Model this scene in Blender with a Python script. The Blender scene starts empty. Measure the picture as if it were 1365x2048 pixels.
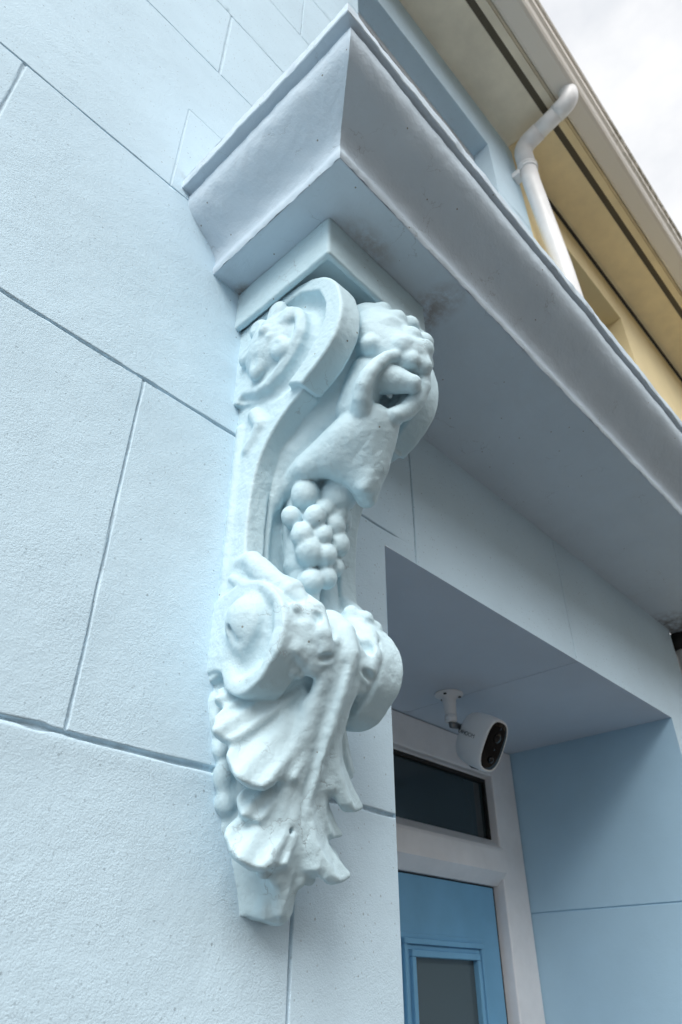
import bpy, bmesh, math, random
import numpy as np
from mathutils import Vector, Matrix, noise as mnoise

scene = bpy.context.scene
S = 0.7                      # one wall-distance unit of the survey, in metres
EYE = 1.65                   # camera height in metres
def W(x, y, z):
    """survey units (camera at 0,0,0, facade plane y = 1) -> metres (facade plane y = 0)"""
    return Vector((x * S, (y - 1.0) * S, EYE + z * S))

# ------------------------------------------------------------------ camera
F_PX, YAW, PITCH, ROLL = 1408.74, 0.81715, 0.60775, 0.0005
cam = bpy.data.cameras.new("camera"); cam_o = bpy.data.objects.new("camera", cam)
scene.collection.objects.link(cam_o)
fw = Vector((math.sin(YAW) * math.cos(PITCH), math.cos(YAW) * math.cos(PITCH), math.sin(PITCH)))
rt = Vector((math.cos(YAW), -math.sin(YAW), 0)); up = rt.cross(fw)
rt, up = rt * math.cos(ROLL) + up * math.sin(ROLL), up * math.cos(ROLL) - rt * math.sin(ROLL)
cam_o.matrix_world = Matrix(((rt.x, up.x, -fw.x, 0), (rt.y, up.y, -fw.y, -S), (rt.z, up.z, -fw.z, EYE), (0, 0, 0, 1)))
cam.sensor_fit = 'VERTICAL'; cam.sensor_height = 36.0
cam.lens = F_PX / 2048 * 36.0
cam.clip_start = 0.02; cam.clip_end = 2000
cam.dof.use_dof = True; cam.dof.focus_distance = 1.02; cam.dof.aperture_fstop = 7.0
scene.camera = cam_o

# ------------------------------------------------------------------ sky, sun, exposure
SUN_EL, SUN_AZ = math.radians(44), math.radians(238)     # azimuth from +y (into the wall), clockwise
world = bpy.data.worlds.new("World"); scene.world = world; world.use_nodes = True
nt = world.node_tree; nt.nodes.clear()
def N(t, kind, **kw):
    n = t.nodes.new(kind)
    for k, v in kw.items(): setattr(n, k, v)
    return n
sky = N(nt, 'ShaderNodeTexSky', sky_type='NISHITA', sun_disc=False, sun_elevation=SUN_EL, sun_rotation=SUN_AZ,
        air_density=1.0, dust_density=2.5, ozone_density=1.0)
skybg = N(nt, 'ShaderNodeBackground'); skybg.inputs['Strength'].default_value = 0.10
nt.links.new(sky.outputs[0], skybg.inputs['Color'])
tc = N(nt, 'ShaderNodeTexCoord')
mp = N(nt, 'ShaderNodeMapping'); mp.inputs['Scale'].default_value = (1, 1, 2.2)
cn = N(nt, 'ShaderNodeTexNoise'); cn.inputs['Scale'].default_value = 3.1; cn.inputs['Detail'].default_value = 7; cn.inputs['Roughness'].default_value = .58
cr = N(nt, 'ShaderNodeValToRGB')
cr.color_ramp.elements[0].position = .36; cr.color_ramp.elements[0].color = (.74, .77, .81, 1)
cr.color_ramp.elements[1].position = .60; cr.color_ramp.elements[1].color = (1, 1, 1, 1)
cloud = N(nt, 'ShaderNodeBackground'); cloud.inputs['Strength'].default_value = 1.4
mixs = N(nt, 'ShaderNodeMixShader'); mixs.inputs[0].default_value = .86
wo = N(nt, 'ShaderNodeOutputWorld')
nt.links.new(tc.outputs['Generated'], mp.inputs[0]); nt.links.new(mp.outputs[0], cn.inputs['Vector'])
dotn = N(nt, 'ShaderNodeVectorMath', operation='DOT_PRODUCT'); dotn.inputs[1].default_value = (.55, .03, .83)
nt.links.new(tc.outputs['Generated'], dotn.inputs[0])
bank = N(nt, 'ShaderNodeMapRange', interpolation_type='SMOOTHSTEP'); nt.links.new(dotn.outputs['Value'], bank.inputs[0])
for i_, v_ in ((1, .60), (2, .96), (3, 1.0), (4, .50)): bank.inputs[i_].default_value = v_
cm = N(nt, 'ShaderNodeVectorMath', operation='SCALE')
nt.links.new(cn.outputs['Fac'], cr.inputs[0]); nt.links.new(cr.outputs[0], cm.inputs[0]); nt.links.new(bank.outputs[0], cm.inputs['Scale'])
nt.links.new(cm.outputs[0], cloud.inputs['Color'])
nt.links.new(skybg.outputs[0], mixs.inputs[1]); nt.links.new(cloud.outputs[0], mixs.inputs[2])
nt.links.new(mixs.outputs[0], wo.inputs['Surface'])
sun = bpy.data.lights.new("sun", 'SUN'); sun.energy = 1.8; sun.angle = math.radians(38); sun.color = (1, .97, .92)
sun_o = bpy.data.objects.new("sun", sun); scene.collection.objects.link(sun_o)
sd = Vector((math.sin(SUN_AZ) * math.cos(SUN_EL), math.cos(SUN_AZ) * math.cos(SUN_EL), math.sin(SUN_EL)))
sun_o.rotation_euler = sd.to_track_quat('Z', 'Y').to_euler()
scene.view_settings.view_transform = 'Standard'; scene.view_settings.look = 'None'
scene.view_settings.gamma = 1.0; scene.view_settings.exposure = 0.72

# ------------------------------------------------------------------ materials
def mat(name, col, rough=.6, spec=.5, metallic=0.0):
    m = bpy.data.materials.new(name); m.use_nodes = True
    b = m.node_tree.nodes['Principled BSDF']
    b.inputs['Base Color'].default_value = (*col, 1); b.inputs['Roughness'].default_value = rough
    b.inputs['Specular IOR Level'].default_value = spec; b.inputs['Metallic'].default_value = metallic
    return m
def noise_tex(t, scale, detail=3, rough=.5, coord=None, dist=0.0):
    n = N(t, 'ShaderNodeTexNoise'); n.inputs['Scale'].default_value = scale; n.inputs['Detail'].default_value = detail
    n.inputs['Roughness'].default_value = rough; n.inputs['Distortion'].default_value = dist
    if coord: t.links.new(coord, n.inputs['Vector'])
    return n
def rng(t, src, a, b, c=0.0, d=1.0):
    n = N(t, 'ShaderNodeMapRange'); n.inputs[1].default_value = a; n.inputs[2].default_value = b
    n.inputs[3].default_value = c; n.inputs[4].default_value = d
    t.links.new(src, n.inputs[0]); return n.outputs[0]
def mixc(t, fac, a, b, mode='MIX'):
    n = N(t, 'ShaderNodeMix', data_type='RGBA', blend_type=mode)
    if isinstance(fac, float): n.inputs[0].default_value = fac
    else: t.links.new(fac, n.inputs[0])
    for s, i in ((a, 6), (b, 7)):
        if isinstance(s, tuple): n.inputs[i].default_value = (*s, 1)
        else: t.links.new(s, n.inputs[i])
    return n.outputs[2]
def math_n(t, op, a, b=None):
    n = N(t, 'ShaderNodeMath', operation=op)
    for i, s in enumerate((a, b)):
        if s is None: continue
        if isinstance(s, (int, float)): n.inputs[i].default_value = s
        else: t.links.new(s, n.inputs[i])
    return n.outputs[0]
def bump(t, h, strength, dist, prev=None):
    n = N(t, 'ShaderNodeBump'); n.inputs['Strength'].default_value = strength; n.inputs['Distance'].default_value = dist
    t.links.new(h, n.inputs['Height'])
    if prev: t.links.new(prev, n.inputs['Normal'])
    return n.outputs[0]

def render_paint(name, col, grain=.35, speck=True, lump=.25):
    """masonry paint over sanded render"""
    m = mat(name, col, .72, .3); t = m.node_tree; b = t.nodes['Principled BSDF']
    g = N(t, 'ShaderNodeNewGeometry'); P = g.outputs['Position']
    n1 = noise_tex(t, 520, 2.5, .55, P); n2 = noise_tex(t, 130, 3, .6, P); n3 = noise_tex(t, 9, 4, .55, P)
    v = N(t, 'ShaderNodeTexVoronoi'); v.inputs['Scale'].default_value = 240; t.links.new(P, v.inputs['Vector'])
    h = math_n(t, 'ADD', n1.outputs['Fac'], math_n(t, 'MULTIPLY', n2.outputs['Fac'], .28))
    h = math_n(t, 'SUBTRACT', h, math_n(t, 'MULTIPLY', v.outputs['Distance'], .35))
    amp = rng(t, n3.outputs['Fac'], .35, .65, .55, 1.15)
    h = math_n(t, 'MULTIPLY', h, amp)
    nb = bump(t, n3.outputs['Fac'], lump, .012)
    nb = bump(t, h, grain, .0030, nb)
    t.links.new(nb, b.inputs['Normal'])
    n4 = noise_tex(t, 2.3, 5, .6, P)
    c = mixc(t, rng(t, n4.outputs['Fac'], .3, .7), tuple(x * .93 for x in col), tuple(min(1, x * 1.04) for x in col))
    if speck:
        sp = N(t, 'ShaderNodeTexVoronoi'); sp.inputs['Scale'].default_value = 75; t.links.new(P, sp.inputs['Vector'])
        wn = N(t, 'ShaderNodeTexWhiteNoise'); t.links.new(sp.outputs['Position'], wn.inputs['Vector'])
        keep = math_n(t, 'GREATER_THAN', wn.outputs['Value'], .86)
        dot = math_n(t, 'MULTIPLY', math_n(t, 'LESS_THAN', sp.outputs['Distance'], .12), keep)
        c = mixc(t, math_n(t, 'MULTIPLY', dot, .55), c, tuple(x * .35 for x in col))
        sp2 = N(t, 'ShaderNodeTexVoronoi'); sp2.inputs['Scale'].default_value = 150; t.links.new(P, sp2.inputs['Vector'])
        wn2 = N(t, 'ShaderNodeTexWhiteNoise'); t.links.new(sp2.outputs['Position'], wn2.inputs['Vector'])
        pat = noise_tex(t, 3.5, 3, .6, P)
        keep2 = math_n(t, 'GREATER_THAN', math_n(t, 'ADD', wn2.outputs['Value'], rng(t, pat.outputs['Fac'], .35, .65, -.15, .12)), .84)
        dot2 = math_n(t, 'MULTIPLY', math_n(t, 'LESS_THAN', sp2.outputs['Distance'], .20), keep2)
        c = mixc(t, math_n(t, 'MULTIPLY', dot2, .42), c, tuple(x * .4 for x in col))
        at = N(t, 'ShaderNodeAttribute'); at.attribute_name = 'grime'
        gn = noise_tex(t, 60, 4, .65, P)
        gm = math_n(t, 'MULTIPLY', at.outputs['Fac'], rng(t, gn.outputs['Fac'], .3, .62, .04, .36))
        c = mixc(t, gm, c, (.20, .25, .29))
    t.links.new(c, b.inputs['Base Color'])
    return m
def gloss_paint(name, col, dirt=(.16, .15, .12), cracks=True, rough=.64, stains=()):
    """many coats of paint on cast plaster: faint brush lumps, hairline cracks, pinholes, stains"""
    m = mat(name, col, rough, .4); t = m.node_tree; b = t.nodes['Principled BSDF']
    g = N(t, 'ShaderNodeNewGeometry'); P = g.outputs['Position']
    n1 = noise_tex(t, 190, 3, .6, P); n2 = noise_tex(t, 38, 3, .5, P); n3 = noise_tex(t, 700, 2, .5, P)
    nb = bump(t, n2.outputs['Fac'], .35, .006)
    nb = bump(t, n1.outputs['Fac'], .34, .0024, nb)
    nb = bump(t, n3.outputs['Fac'], .22, .0010, nb)
    n5 = noise_tex(t, 6, 5, .6, P)
    c = mixc(t, rng(t, n5.outputs['Fac'], .3, .7), tuple(x * .95 for x in col), tuple(min(1, x * 1.03) for x in col))
    # pinholes
    sp = N(t, 'ShaderNodeTexVoronoi'); sp.inputs['Scale'].default_value = 42; t.links.new(P, sp.inputs['Vector'])
    wn = N(t, 'ShaderNodeTexWhiteNoise'); t.links.new(sp.outputs['Position'], wn.inputs['Vector'])
    keep = math_n(t, 'GREATER_THAN', wn.outputs['Value'], .68)
    dot = math_n(t, 'MULTIPLY', math_n(t, 'LESS_THAN', sp.outputs['Distance'], .065), keep)
    c = mixc(t, math_n(t, 'MULTIPLY', dot, .8), c, dirt)
    if cracks:
        wob = noise_tex(t, 26, 4, .6, P)
        ad = N(t, 'ShaderNodeVectorMath', operation='MULTIPLY_ADD'); t.links.new(wob.outputs['Color'], ad.inputs[0])
        ad.inputs[1].default_value = (.05, .05, .05); t.links.new(P, ad.inputs[2])
        ve = N(t, 'ShaderNodeTexVoronoi', feature='DISTANCE_TO_EDGE'); ve.inputs['Scale'].default_value = 17
        t.links.new(ad.outputs[0], ve.inputs['Vector'])
        ms = noise_tex(t, 11, 3, .5, P)
        cmask = math_n(t, 'MULTIPLY', rng(t, ve.outputs['Distance'], .004, .012, 1, 0), rng(t, ms.outputs['Fac'], .56, .64, 0, 1))
        c = mixc(t, math_n(t, 'MULTIPLY', cmask, .42), c, (.26, .30, .33))
        nb = bump(t, math_n(t, 'SUBTRACT', 1.0, cmask), .4, .0015, nb)
    for pt, rad, scl, scol, amt in stains:
        vd = N(t, 'ShaderNodeVectorMath', operation='SUBTRACT'); t.links.new(P, vd.inputs[0]); vd.inputs[1].default_value = pt
        vs = N(t, 'ShaderNodeVectorMath', operation='MULTIPLY'); t.links.new(vd.outputs[0], vs.inputs[0]); vs.inputs[1].default_value = scl
        ln = N(t, 'ShaderNodeVectorMath', operation='LENGTH'); t.links.new(vs.outputs[0], ln.inputs[0])
        nz = noise_tex(t, 34, 6, .7, P)
        f = math_n(t, 'MULTIPLY', rng(t, ln.outputs['Value'], rad * .25, rad, 1, 0), rng(t, nz.outputs['Fac'], .38, .60))
        c = mixc(t, math_n(t, 'MULTIPLY', f, amt), c, scol)
    t.links.new(nb, b.inputs['Normal']); t.links.new(c, b.inputs['Base Color'])
    return m

BLUE = (.59, .765, .88)
M = {}
M['wall'] = render_paint('pale_blue_render', BLUE, .30)
M['cornice'] = gloss_paint('pale_blue_cornice_paint', (.575, .69, .785))
M['soffit_paint'] = gloss_paint('pale_blue_soffit_paint', (.575, .69, .785), stains=(
    (W(1.055, .735, 1.508), .055, (1, .38, 1), (.20, .13, .09), .75), (W(.80, .655, 1.508), .035, (.5, 1, 1), (.25, .18, .14), .45),
    (W(3.40, .99, 1.508), .14, (1, 1, 1), (.10, .09, .08), .8), (W(.69, .985, 1.508), .03, (1, 1, 1), (.20, .15, .10), .7)))
M['corbel'] = gloss_paint('pale_blue_corbel_paint', (.515, .68, .75))
M['reveal'] = render_paint('ground_lit_smooth_render', (.58, .665, .755), .10, False, .12)  # grey of warm ground light put into the head's colour
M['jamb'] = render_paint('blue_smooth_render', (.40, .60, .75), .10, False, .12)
M['joint'] = mat('joint', (.3, .4, .48), .8)
M['cream'] = render_paint('cream_render', (.80, .67, .39), .2, False)
M['upvc'] = mat('white_upvc', (.87, .87, .885), .35, .5)
M['pipe'] = mat('white_pipe_plastic', (.88, .88, .88), .38, .5)
M['gutter'] = mat('gutter_plastic', (.80, .745, .66), .38, .5)
M['soffit'] = mat('eaves_board_paint', (.86, .785, .63), .6, .3)
M['soffit_cream'] = mat('eaves_board_cream', (.92, .77, .48), .6, .3)
M['dark'] = mat('gap_shade_black', (.03, .028, .025), .8)  # near-black standing in for the shade inside gaps
M['vent'] = mat('vent_strip_brown', (.17, .145, .10), .6)
M['door'] = mat('blue_door_paint', (.18, .42, .64), .42, .4)
M['glass'] = mat('dark_window_glass', (.026, .040, .046), .05, .75)
M['obscure'] = mat('frosted_door_glass', (.075, .10, .11), .22, .6)
M['gasket'] = mat('black_rubber', (.012, .012, .012), .7)
M['camwhite'] = mat('camera_white_plastic', (.82, .84, .86), .4, .5)
M['camblack'] = mat('camera_black_glass', (.003, .0028, .003), .06, .3)
M['lens'] = mat('lens_glass', (.002, .002, .003), .04, .5)
M['chrome'] = mat('metal_joint', (.25, .25, .25), .3, .5, 1.0)
M['ink'] = mat('grey_ink', (.03, .035, .04), .6)
M['ground'] = mat('paving_grey', (.11, .097, .09), .9)
M['asphalt'] = mat('asphalt', (.055, .05, .05), .9)

def dirty_gutter():
    m = M['gutter']; t = m.node_tree; b = t.nodes['Principled BSDF']
    g = N(t, 'ShaderNodeNewGeometry'); sx = N(t, 'ShaderNodeSeparateXYZ'); t.links.new(g.outputs['Position'], sx.inputs[0])
    n = noise_tex(t, 22, 6, .7, g.outputs['Position']); n2 = noise_tex(t, 1.6, 3, .5, g.outputs['Position'])
    band = rng(t, sx.outputs['Y'], -.455, -.415, 1, 0)
    ln = rng(t, sx.outputs['X'], 2.25, 2.45, 0, 1)
    f = math_n(t, 'MULTIPLY', math_n(t, 'MULTIPLY', rng(t, n.outputs['Fac'], .42, .55), band), ln)
    f = math_n(t, 'MULTIPLY', f, .75)
    t.links.new(mixc(t, f, (.80, .745, .66), (.17, .15, .07)), b.inputs['Base Color'])
dirty_gutter()
def aged(m, amt=.12, scale=5):
    t = m.node_tree; b = t.nodes['Principled BSDF']; c = tuple(b.inputs['Base Color'].default_value[:3])
    g = N(t, 'ShaderNodeNewGeometry'); n = noise_tex(t, scale, 6, .65, g.outputs['Position'])
    t.links.new(mixc(t, rng(t, n.outputs['Fac'], .3, .7), tuple(x * (1 - amt) for x in c), tuple(min(1, x * (1 + amt * .5)) for x in c)), b.inputs['Base Color'])
    n2 = noise_tex(t, 60, 3, .5, g.outputs['Position']); t.links.new(bump(t, n2.outputs['Fac'], .05, .004), b.inputs['Normal'])
for k in ('soffit', 'soffit_cream', 'pipe', 'upvc', 'door', 'ground', 'asphalt'): aged(M[k])

# ------------------------------------------------------------------ object helpers
C = scene.collection
def link(o, parent=None):
    C.objects.link(o)
    if parent is not None: o.parent = parent
    return o
def obj(name, bm, m, parent=None, smooth=False):
    me = bpy.data.meshes.new(name)
    bmesh.ops.recalc_face_normals(bm, faces=bm.faces[:])
    bm.to_mesh(me); bm.free()
    me.materials.append(m)
    if smooth:
        for p in me.polygons: p.use_smooth = True
    o = bpy.data.objects.new(name, me); link(o)
    if parent is not None:
        o.parent = parent; o.matrix_parent_inverse = Matrix.Translation(-parent.location)
    return o
def thing(name, label, cat, loc=(0, 0, 0)):
    o = bpy.data.objects.new(name, None); o.location = loc; o.empty_display_size = .1
    o['label'] = label; o['category'] = cat
    return link(o)
def tag(o, label, cat):
    o['label'] = label; o['category'] = cat; return o
def box(bm, x0, x1, y0, y1, z0, z1, bev=0.0, seg=2):
    """axis box in survey units"""
    vs = [bm.verts.new(W(x, y, z)) for x in (x0, x1) for y in (y0, y1) for z in (z0, z1)]
    q = [(0, 1, 3, 2), (4, 6, 7, 5), (0, 4, 5, 1), (2, 3, 7, 6), (0, 2, 6, 4), (1, 5, 7, 3)]
    fs = [bm.faces.new([vs[i] for i in f]) for f in q]
    if bev:
        es = list({e for f in fs for e in f.edges})
        bmesh.ops.bevel(bm, geom=es, offset=bev * S, segments=seg, profile=.5, affect='EDGES')
def prism_x(bm, poly, x0, x1):
    """poly of (y, z) extruded along x"""
    a = [bm.verts.new(W(x0, y, z)) for y, z in poly]; b = [bm.verts.new(W(x1, y, z)) for y, z in poly]
    n = len(poly)
    for i in range(n): bm.faces.new((a[i], a[(i + 1) % n], b[(i + 1) % n], b[i]))
    bm.faces.new(a); bm.faces.new(b[::-1])
def tube(bm, pts, r, n=20, cap=True):
    """tube through world points (Vectors), constant or per-point radius"""
    rs = r if isinstance(r, (list, tuple)) else [r] * len(pts)
    rings = []; ref = None
    for i, p in enumerate(pts):
        d = (pts[min(i + 1, len(pts) - 1)] - pts[max(i - 1, 0)]).normalized()
        if ref is None: ref = d.orthogonal().normalized()
        ref = (ref - d * ref.dot(d)).normalized(); bi = d.cross(ref)
        rings.append([bm.verts.new(p + (ref * math.cos(a) + bi * math.sin(a)) * rs[i]) for a in [2 * math.pi * k / n for k in range(n)]])
    for a, b in zip(rings, rings[1:]):
        for k in range(n): bm.faces.new((a[k], a[(k + 1) % n], b[(k + 1) % n], b[k]))
    if cap: bm.faces.new(rings[0][::-1]); bm.faces.new(rings[-1])
def vnoise(x, y, z, f, seed=0):
    return mnoise.noise(Vector((x * f + seed, y * f, z * f)))

# ------------------------------------------------------------------ ground
GZ = -EYE / S
bm = bmesh.new(); box(bm, -12, 30, -3.2, 6, GZ - .2, GZ); o = obj('pavement', bm, M['ground']); o['kind'] = 'structure'
bm = bmesh.new(); box(bm, -900, 900, -900, 900, GZ - .5, GZ - .17); o = obj('road', bm, M['asphalt']); o['kind'] = 'structure'

# terrace across the street (seen in the panes and the camera glass, and hiding the low sky)
TZ = -EYE / S
for k, (xa_, xb_, hh, colr) in enumerate([(-16, -5, 10.5, (.30, .27, .22)), (-5, 5, 11.0, (.42, .40, .36)), (5, 15, 10.4, (.33, .26, .20)), (15, 26, 11.2, (.40, .37, .30)), (26, 38, 10.6, (.28, .27, .26))]):
    th = thing('terraced_house', ['brown brick', 'pale grey rendered', 'red brown', 'sand coloured', 'dark stone'][k] + ' terraced house across the street, mirrored in the door panes', 'house', W((xa_ + xb_) / 2, -13, TZ))
    bm = bmesh.new(); box(bm, xa_ + .002, xb_ - .002, -22, -13, TZ, TZ + hh); obj('wall', bm, mat('terrace_wall', colr, .85), th)
    bm = bmesh.new(); prism_x(bm, [(-12.6, TZ + hh - .02), (-12.6, TZ + hh + .2), (-17.5, TZ + hh + 2.4), (-22, TZ + hh), (-22, TZ + hh - .02)], xa_ + .002, xb_ - .002); obj('roof', bm, M['vent'], th)
    for wx in (xa_ + 2.6, xb_ - 2.6):
        for wz in (TZ + 1.4, TZ + 6.2):
            bm = bmesh.new(); box(bm, wx - .9, wx + .9, -13.02, -12.94, wz, wz + 2.6); obj('window', bm, M['glass'], th)

# ------------------------------------------------------------------ blue house: wall with scored joints
XL, XR, ZH = 1.234, 3.123, 0.9953          # door opening
WX0, WX1, WZ1 = -5.0, 2.965, 5.35          # wall extent (the party line is at WX1 above the cornice)
WIN = (1.197, 2.545, 2.95, 4.86)           # upper window x0,x1,z0,z1
house = thing('house', 'pale blue rendered house front scored into large blocks around a recessed doorway', 'house', W(0, 1, GZ))
HJ = [(1.708, .0030, .0045), (2.4335, .0026, .004), (2.869, .0022, .003), (3.322, .0022, .003), (3.80, .002, .003), (4.3, .002, .003),
      (1.0473, .0042, .006), (.3238, .0056, .0065), (-.42, .005, .008), (-1.15, .005, .008), (-1.85, .005, .008)]   # z, half width, depth
VJ = [(.475, .3238, 1.0473, .0030, .0040), (.0425, 1.0473, 1.708, .006, .003), (.498, 2.4335, 2.869, .006, .002),
      (.430, 1.708, 2.10, .0035, .001), (.9435, -.42, .3238, .0042, .007), (1.372, .9953, 1.6, .004, .005), (2.292, .9953, 1.6, .0035, .004),
      (-.55, .3238, 1.0473, .005, .006), (-.95, 1.0473, 1.708, .005, .006), (-.1, -.42, .3238, .005, .006), (.45, -1.15, -.42, .005, .006),
      (-.35, 1.708, 2.4335, .004, .004), (.82, 3.322, 3.8, .004, .003)]
HJ2 = [(2.10, .430, 1.2, .003, .001)]
def axis(lo, hi, step, marks, extra):
    s = set(np.round(np.arange(lo, hi, step), 5)) | {hi}
    for m, w in marks:
        for d in np.linspace(-2.0, 2.0, 17): s.add(round(m + d * w, 5))
    s = {v for v in s if lo <= v <= hi and all(abs(v - e) > .004 for e in extra)} | set(extra) | {lo, hi}
    out = []
    for v in sorted(s):
        if not out or v - out[-1] > .0006 or v in extra:
            if out and v in extra and v - out[-1] <= .0006: out[-1] = v
            else: out.append(v)
    return np.array(out)
gx = axis(WX0, WX1, .045, [(j[0], j[3]) for j in VJ], (XL, 2.0 * 0 + 2.2, WIN[0], WIN[1]))
gz = axis(GZ, WZ1, .045, [(j[0], j[1]) for j in HJ] + [(j[0], j[3]) for j in HJ2], (ZH, WIN[2], WIN[3]))
def wall_depth(X, Z):
    d = np.zeros_like(X)
    for z0, hw, dp in HJ:
        wob = np.array([.0022 * vnoise(x, z0, 0, 14, 3) + .004 * vnoise(x, z0, 0, 1.3, 8) for x in X[:, 0]])[:, None]
        wid = np.array([1 + .8 * vnoise(x, z0, 0, 35, 5) for x in X[:, 0]])[:, None]
        q = np.abs(Z - z0 - wob) / (.85 * hw * wid)
        dd = 1.25 * dp * np.clip((1.12 - q) / .5, 0, 1)
        if z0 == 1.0473: dd = dd * (X < 1.28)
        d = np.maximum(d, dd)
    for x0, za, zb, hw, dp in VJ:
        wob = np.array([.0022 * vnoise(x0, z, 0, 14, 4) for z in Z[0]])[None, :]
        wid = np.array([1 + .8 * vnoise(x0, z, 0, 35, 6) for z in Z[0]])[None, :]
        q = np.abs(X - x0 - wob) / (.85 * hw * wid)
        d = np.maximum(d, np.where((Z > za) & (Z < zb), 1.25 * dp * np.clip((1.12 - q) / .5, 0, 1), 0))
    for z0, xa, xb, hw, dp in HJ2:
        q = np.abs(Z - z0) / hw
        d = np.maximum(d, np.where((X > xa) & (X < xb), dp * np.clip(1.6 - q, 0, 1), 0))
    # slightly hand-trowelled surface, and a raised lip under the big joint
    q = (Z - .3238 + .0135) / .009
    d = d - .0022 * np.exp(-q * q) * (X < .9)
    return d
XX, ZZ = np.meshgrid(gx, gz, indexing='ij')
DD = wall_depth(XX, ZZ)
GRIME = np.clip(DD / .0035, 0, 1).astype(np.float32)
for i in range(XX.shape[0]):
    for j in range(XX.shape[1]):
        DD[i, j] += .0022 * vnoise(XX[i, j], 0, ZZ[i, j], 3.1, 1)
xc = (gx[1:] + gx[:-1]) / 2; zc = (gz[1:] + gz[:-1]) / 2
def hole(x, z):
    return (XL < x < XR and z < ZH) or (WIN[0] < x < WIN[1] and WIN[2] < z < WIN[3])
nX, nZ = XX.shape
co = np.stack([XX * S, DD * S, EYE + ZZ * S], -1).reshape(-1, 3)
faces = [(i * nZ + j, (i + 1) * nZ + j, (i + 1) * nZ + j + 1, i * nZ + j + 1) for i in range(nX - 1) for j in range(nZ - 1) if not hole(xc[i], zc[j])]
verts = [tuple(c) for c in co]
def add_quad(pts):
    b = len(verts); verts.extend([tuple(p) for p in pts]); faces.append(tuple(range(b, b + 4)))
YF = 1.794                                  # door frame plane
E = .0012
# left jamb of the doorway, upper window reveals and window back, house flank
add_quad([W(XL, 1, GZ), W(XL, YF + .25, GZ), W(XL, YF + .25, ZH), W(XL, 1, ZH)])
x0, x1, z0, z1 = WIN
add_quad([W(x0, 1, z0), W(x0, 1.2, z0), W(x0, 1.2, z1), W(x0, 1, z1)])
add_quad([W(x1, 1, z0), W(x1, 1.2, z0), W(x1, 1.2, z1), W(x1, 1, z1)])
add_quad([W(x0, 1, z1), W(x1, 1, z1), W(x1, 1.2, z1), W(x0, 1.2, z1)])
add_quad([W(x0, 1, z0), W(x1, 1, z0), W(x1, 1.2, z0), W(x0, 1.2, z0)])
add_quad([W(WX0, 1, GZ), W(WX0, 9, GZ), W(WX0, 9, WZ1), W(WX0, 1, WZ1)])
# lower wall continues under the cornice to the drain pipe
X2 = 3.43
add_quad([W(WX1, 1, ZH), W(X2, 1, ZH), W(X2, 1, 1.75), W(WX1, 1, 1.75)])
add_quad([W(XR, 1, GZ), W(X2, 1, GZ), W(X2, 1, ZH), W(XR, 1, ZH)])
add_quad([W(X2, 1, GZ), W(X2, 1.5, GZ), W(X2, 1.5, 1.75), W(X2, 1, 1.75)])
me = bpy.data.meshes.new('wall'); me.from_pydata(verts, [], faces); me.update()
gr_ = np.zeros(len(verts), np.float32); gr_[:GRIME.size] = GRIME.reshape(-1)
me.attributes.new('grime', 'FLOAT', 'POINT').data.foreach_set('value', gr_)
me.materials.append(M['wall'])
for p in me.polygons: p.use_smooth = p.index < (nX - 1) * (nZ - 1)
wall = bpy.data.objects.new('wall', me); link(wall); wall.parent = house; wall.matrix_parent_inverse = Matrix.Translation(-house.location)
# doorway lining: head and right jamb (smooth render), with their scored joints
bm = bmesh.new()
def grooved(bm, P, u0, u1, cuts, vdir):
    """strip of quads from u0 to u1; cuts = (u, half width, depth): a real V groove along vdir"""
    us = [(u0, 0)]
    for u, w, d in cuts: us += [(u - w, 0), (u, d), (u + w, 0)]
    us.append((u1, 0))
    for (a, da), (b, db) in zip(us, us[1:]):
        bm.faces.new([bm.verts.new(p) for p in (P(a, 0, da), P(b, 0, db), P(b, 1, db), P(a, 1, da))])
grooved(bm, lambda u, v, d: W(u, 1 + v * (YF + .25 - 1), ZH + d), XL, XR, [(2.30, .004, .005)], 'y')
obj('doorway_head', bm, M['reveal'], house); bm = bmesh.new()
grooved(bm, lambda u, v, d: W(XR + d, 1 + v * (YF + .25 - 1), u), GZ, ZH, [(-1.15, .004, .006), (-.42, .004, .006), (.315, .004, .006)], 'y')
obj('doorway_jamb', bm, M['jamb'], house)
# upper window
bm = bmesh.new()
box(bm, x0, x0 + .07, 1.12, 1.2, z0, z1, .004); box(bm, x1 - .07, x1, 1.12, 1.2, z0, z1, .004)
box(bm, x0 + .07, x1 - .07, 1.12, 1.2, z1 - .07, z1, .004); box(bm, x0 + .07, x1 - .07, 1.12, 1.2, z0, z0 + .07, .004)
box(bm, x0 + .07, x1 - .07, 1.13, 1.19, (z0 + z1) / 2 - .03, (z0 + z1) / 2 + .03, .004)
winf = obj('window', bm, M['upvc'], house)
bm = bmesh.new(); box(bm, x0 + .06, x1 - .06, 1.165, 1.175, z0 + .06, z1 - .06)
p = obj('pane', bm, M['glass'], winf)

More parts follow.
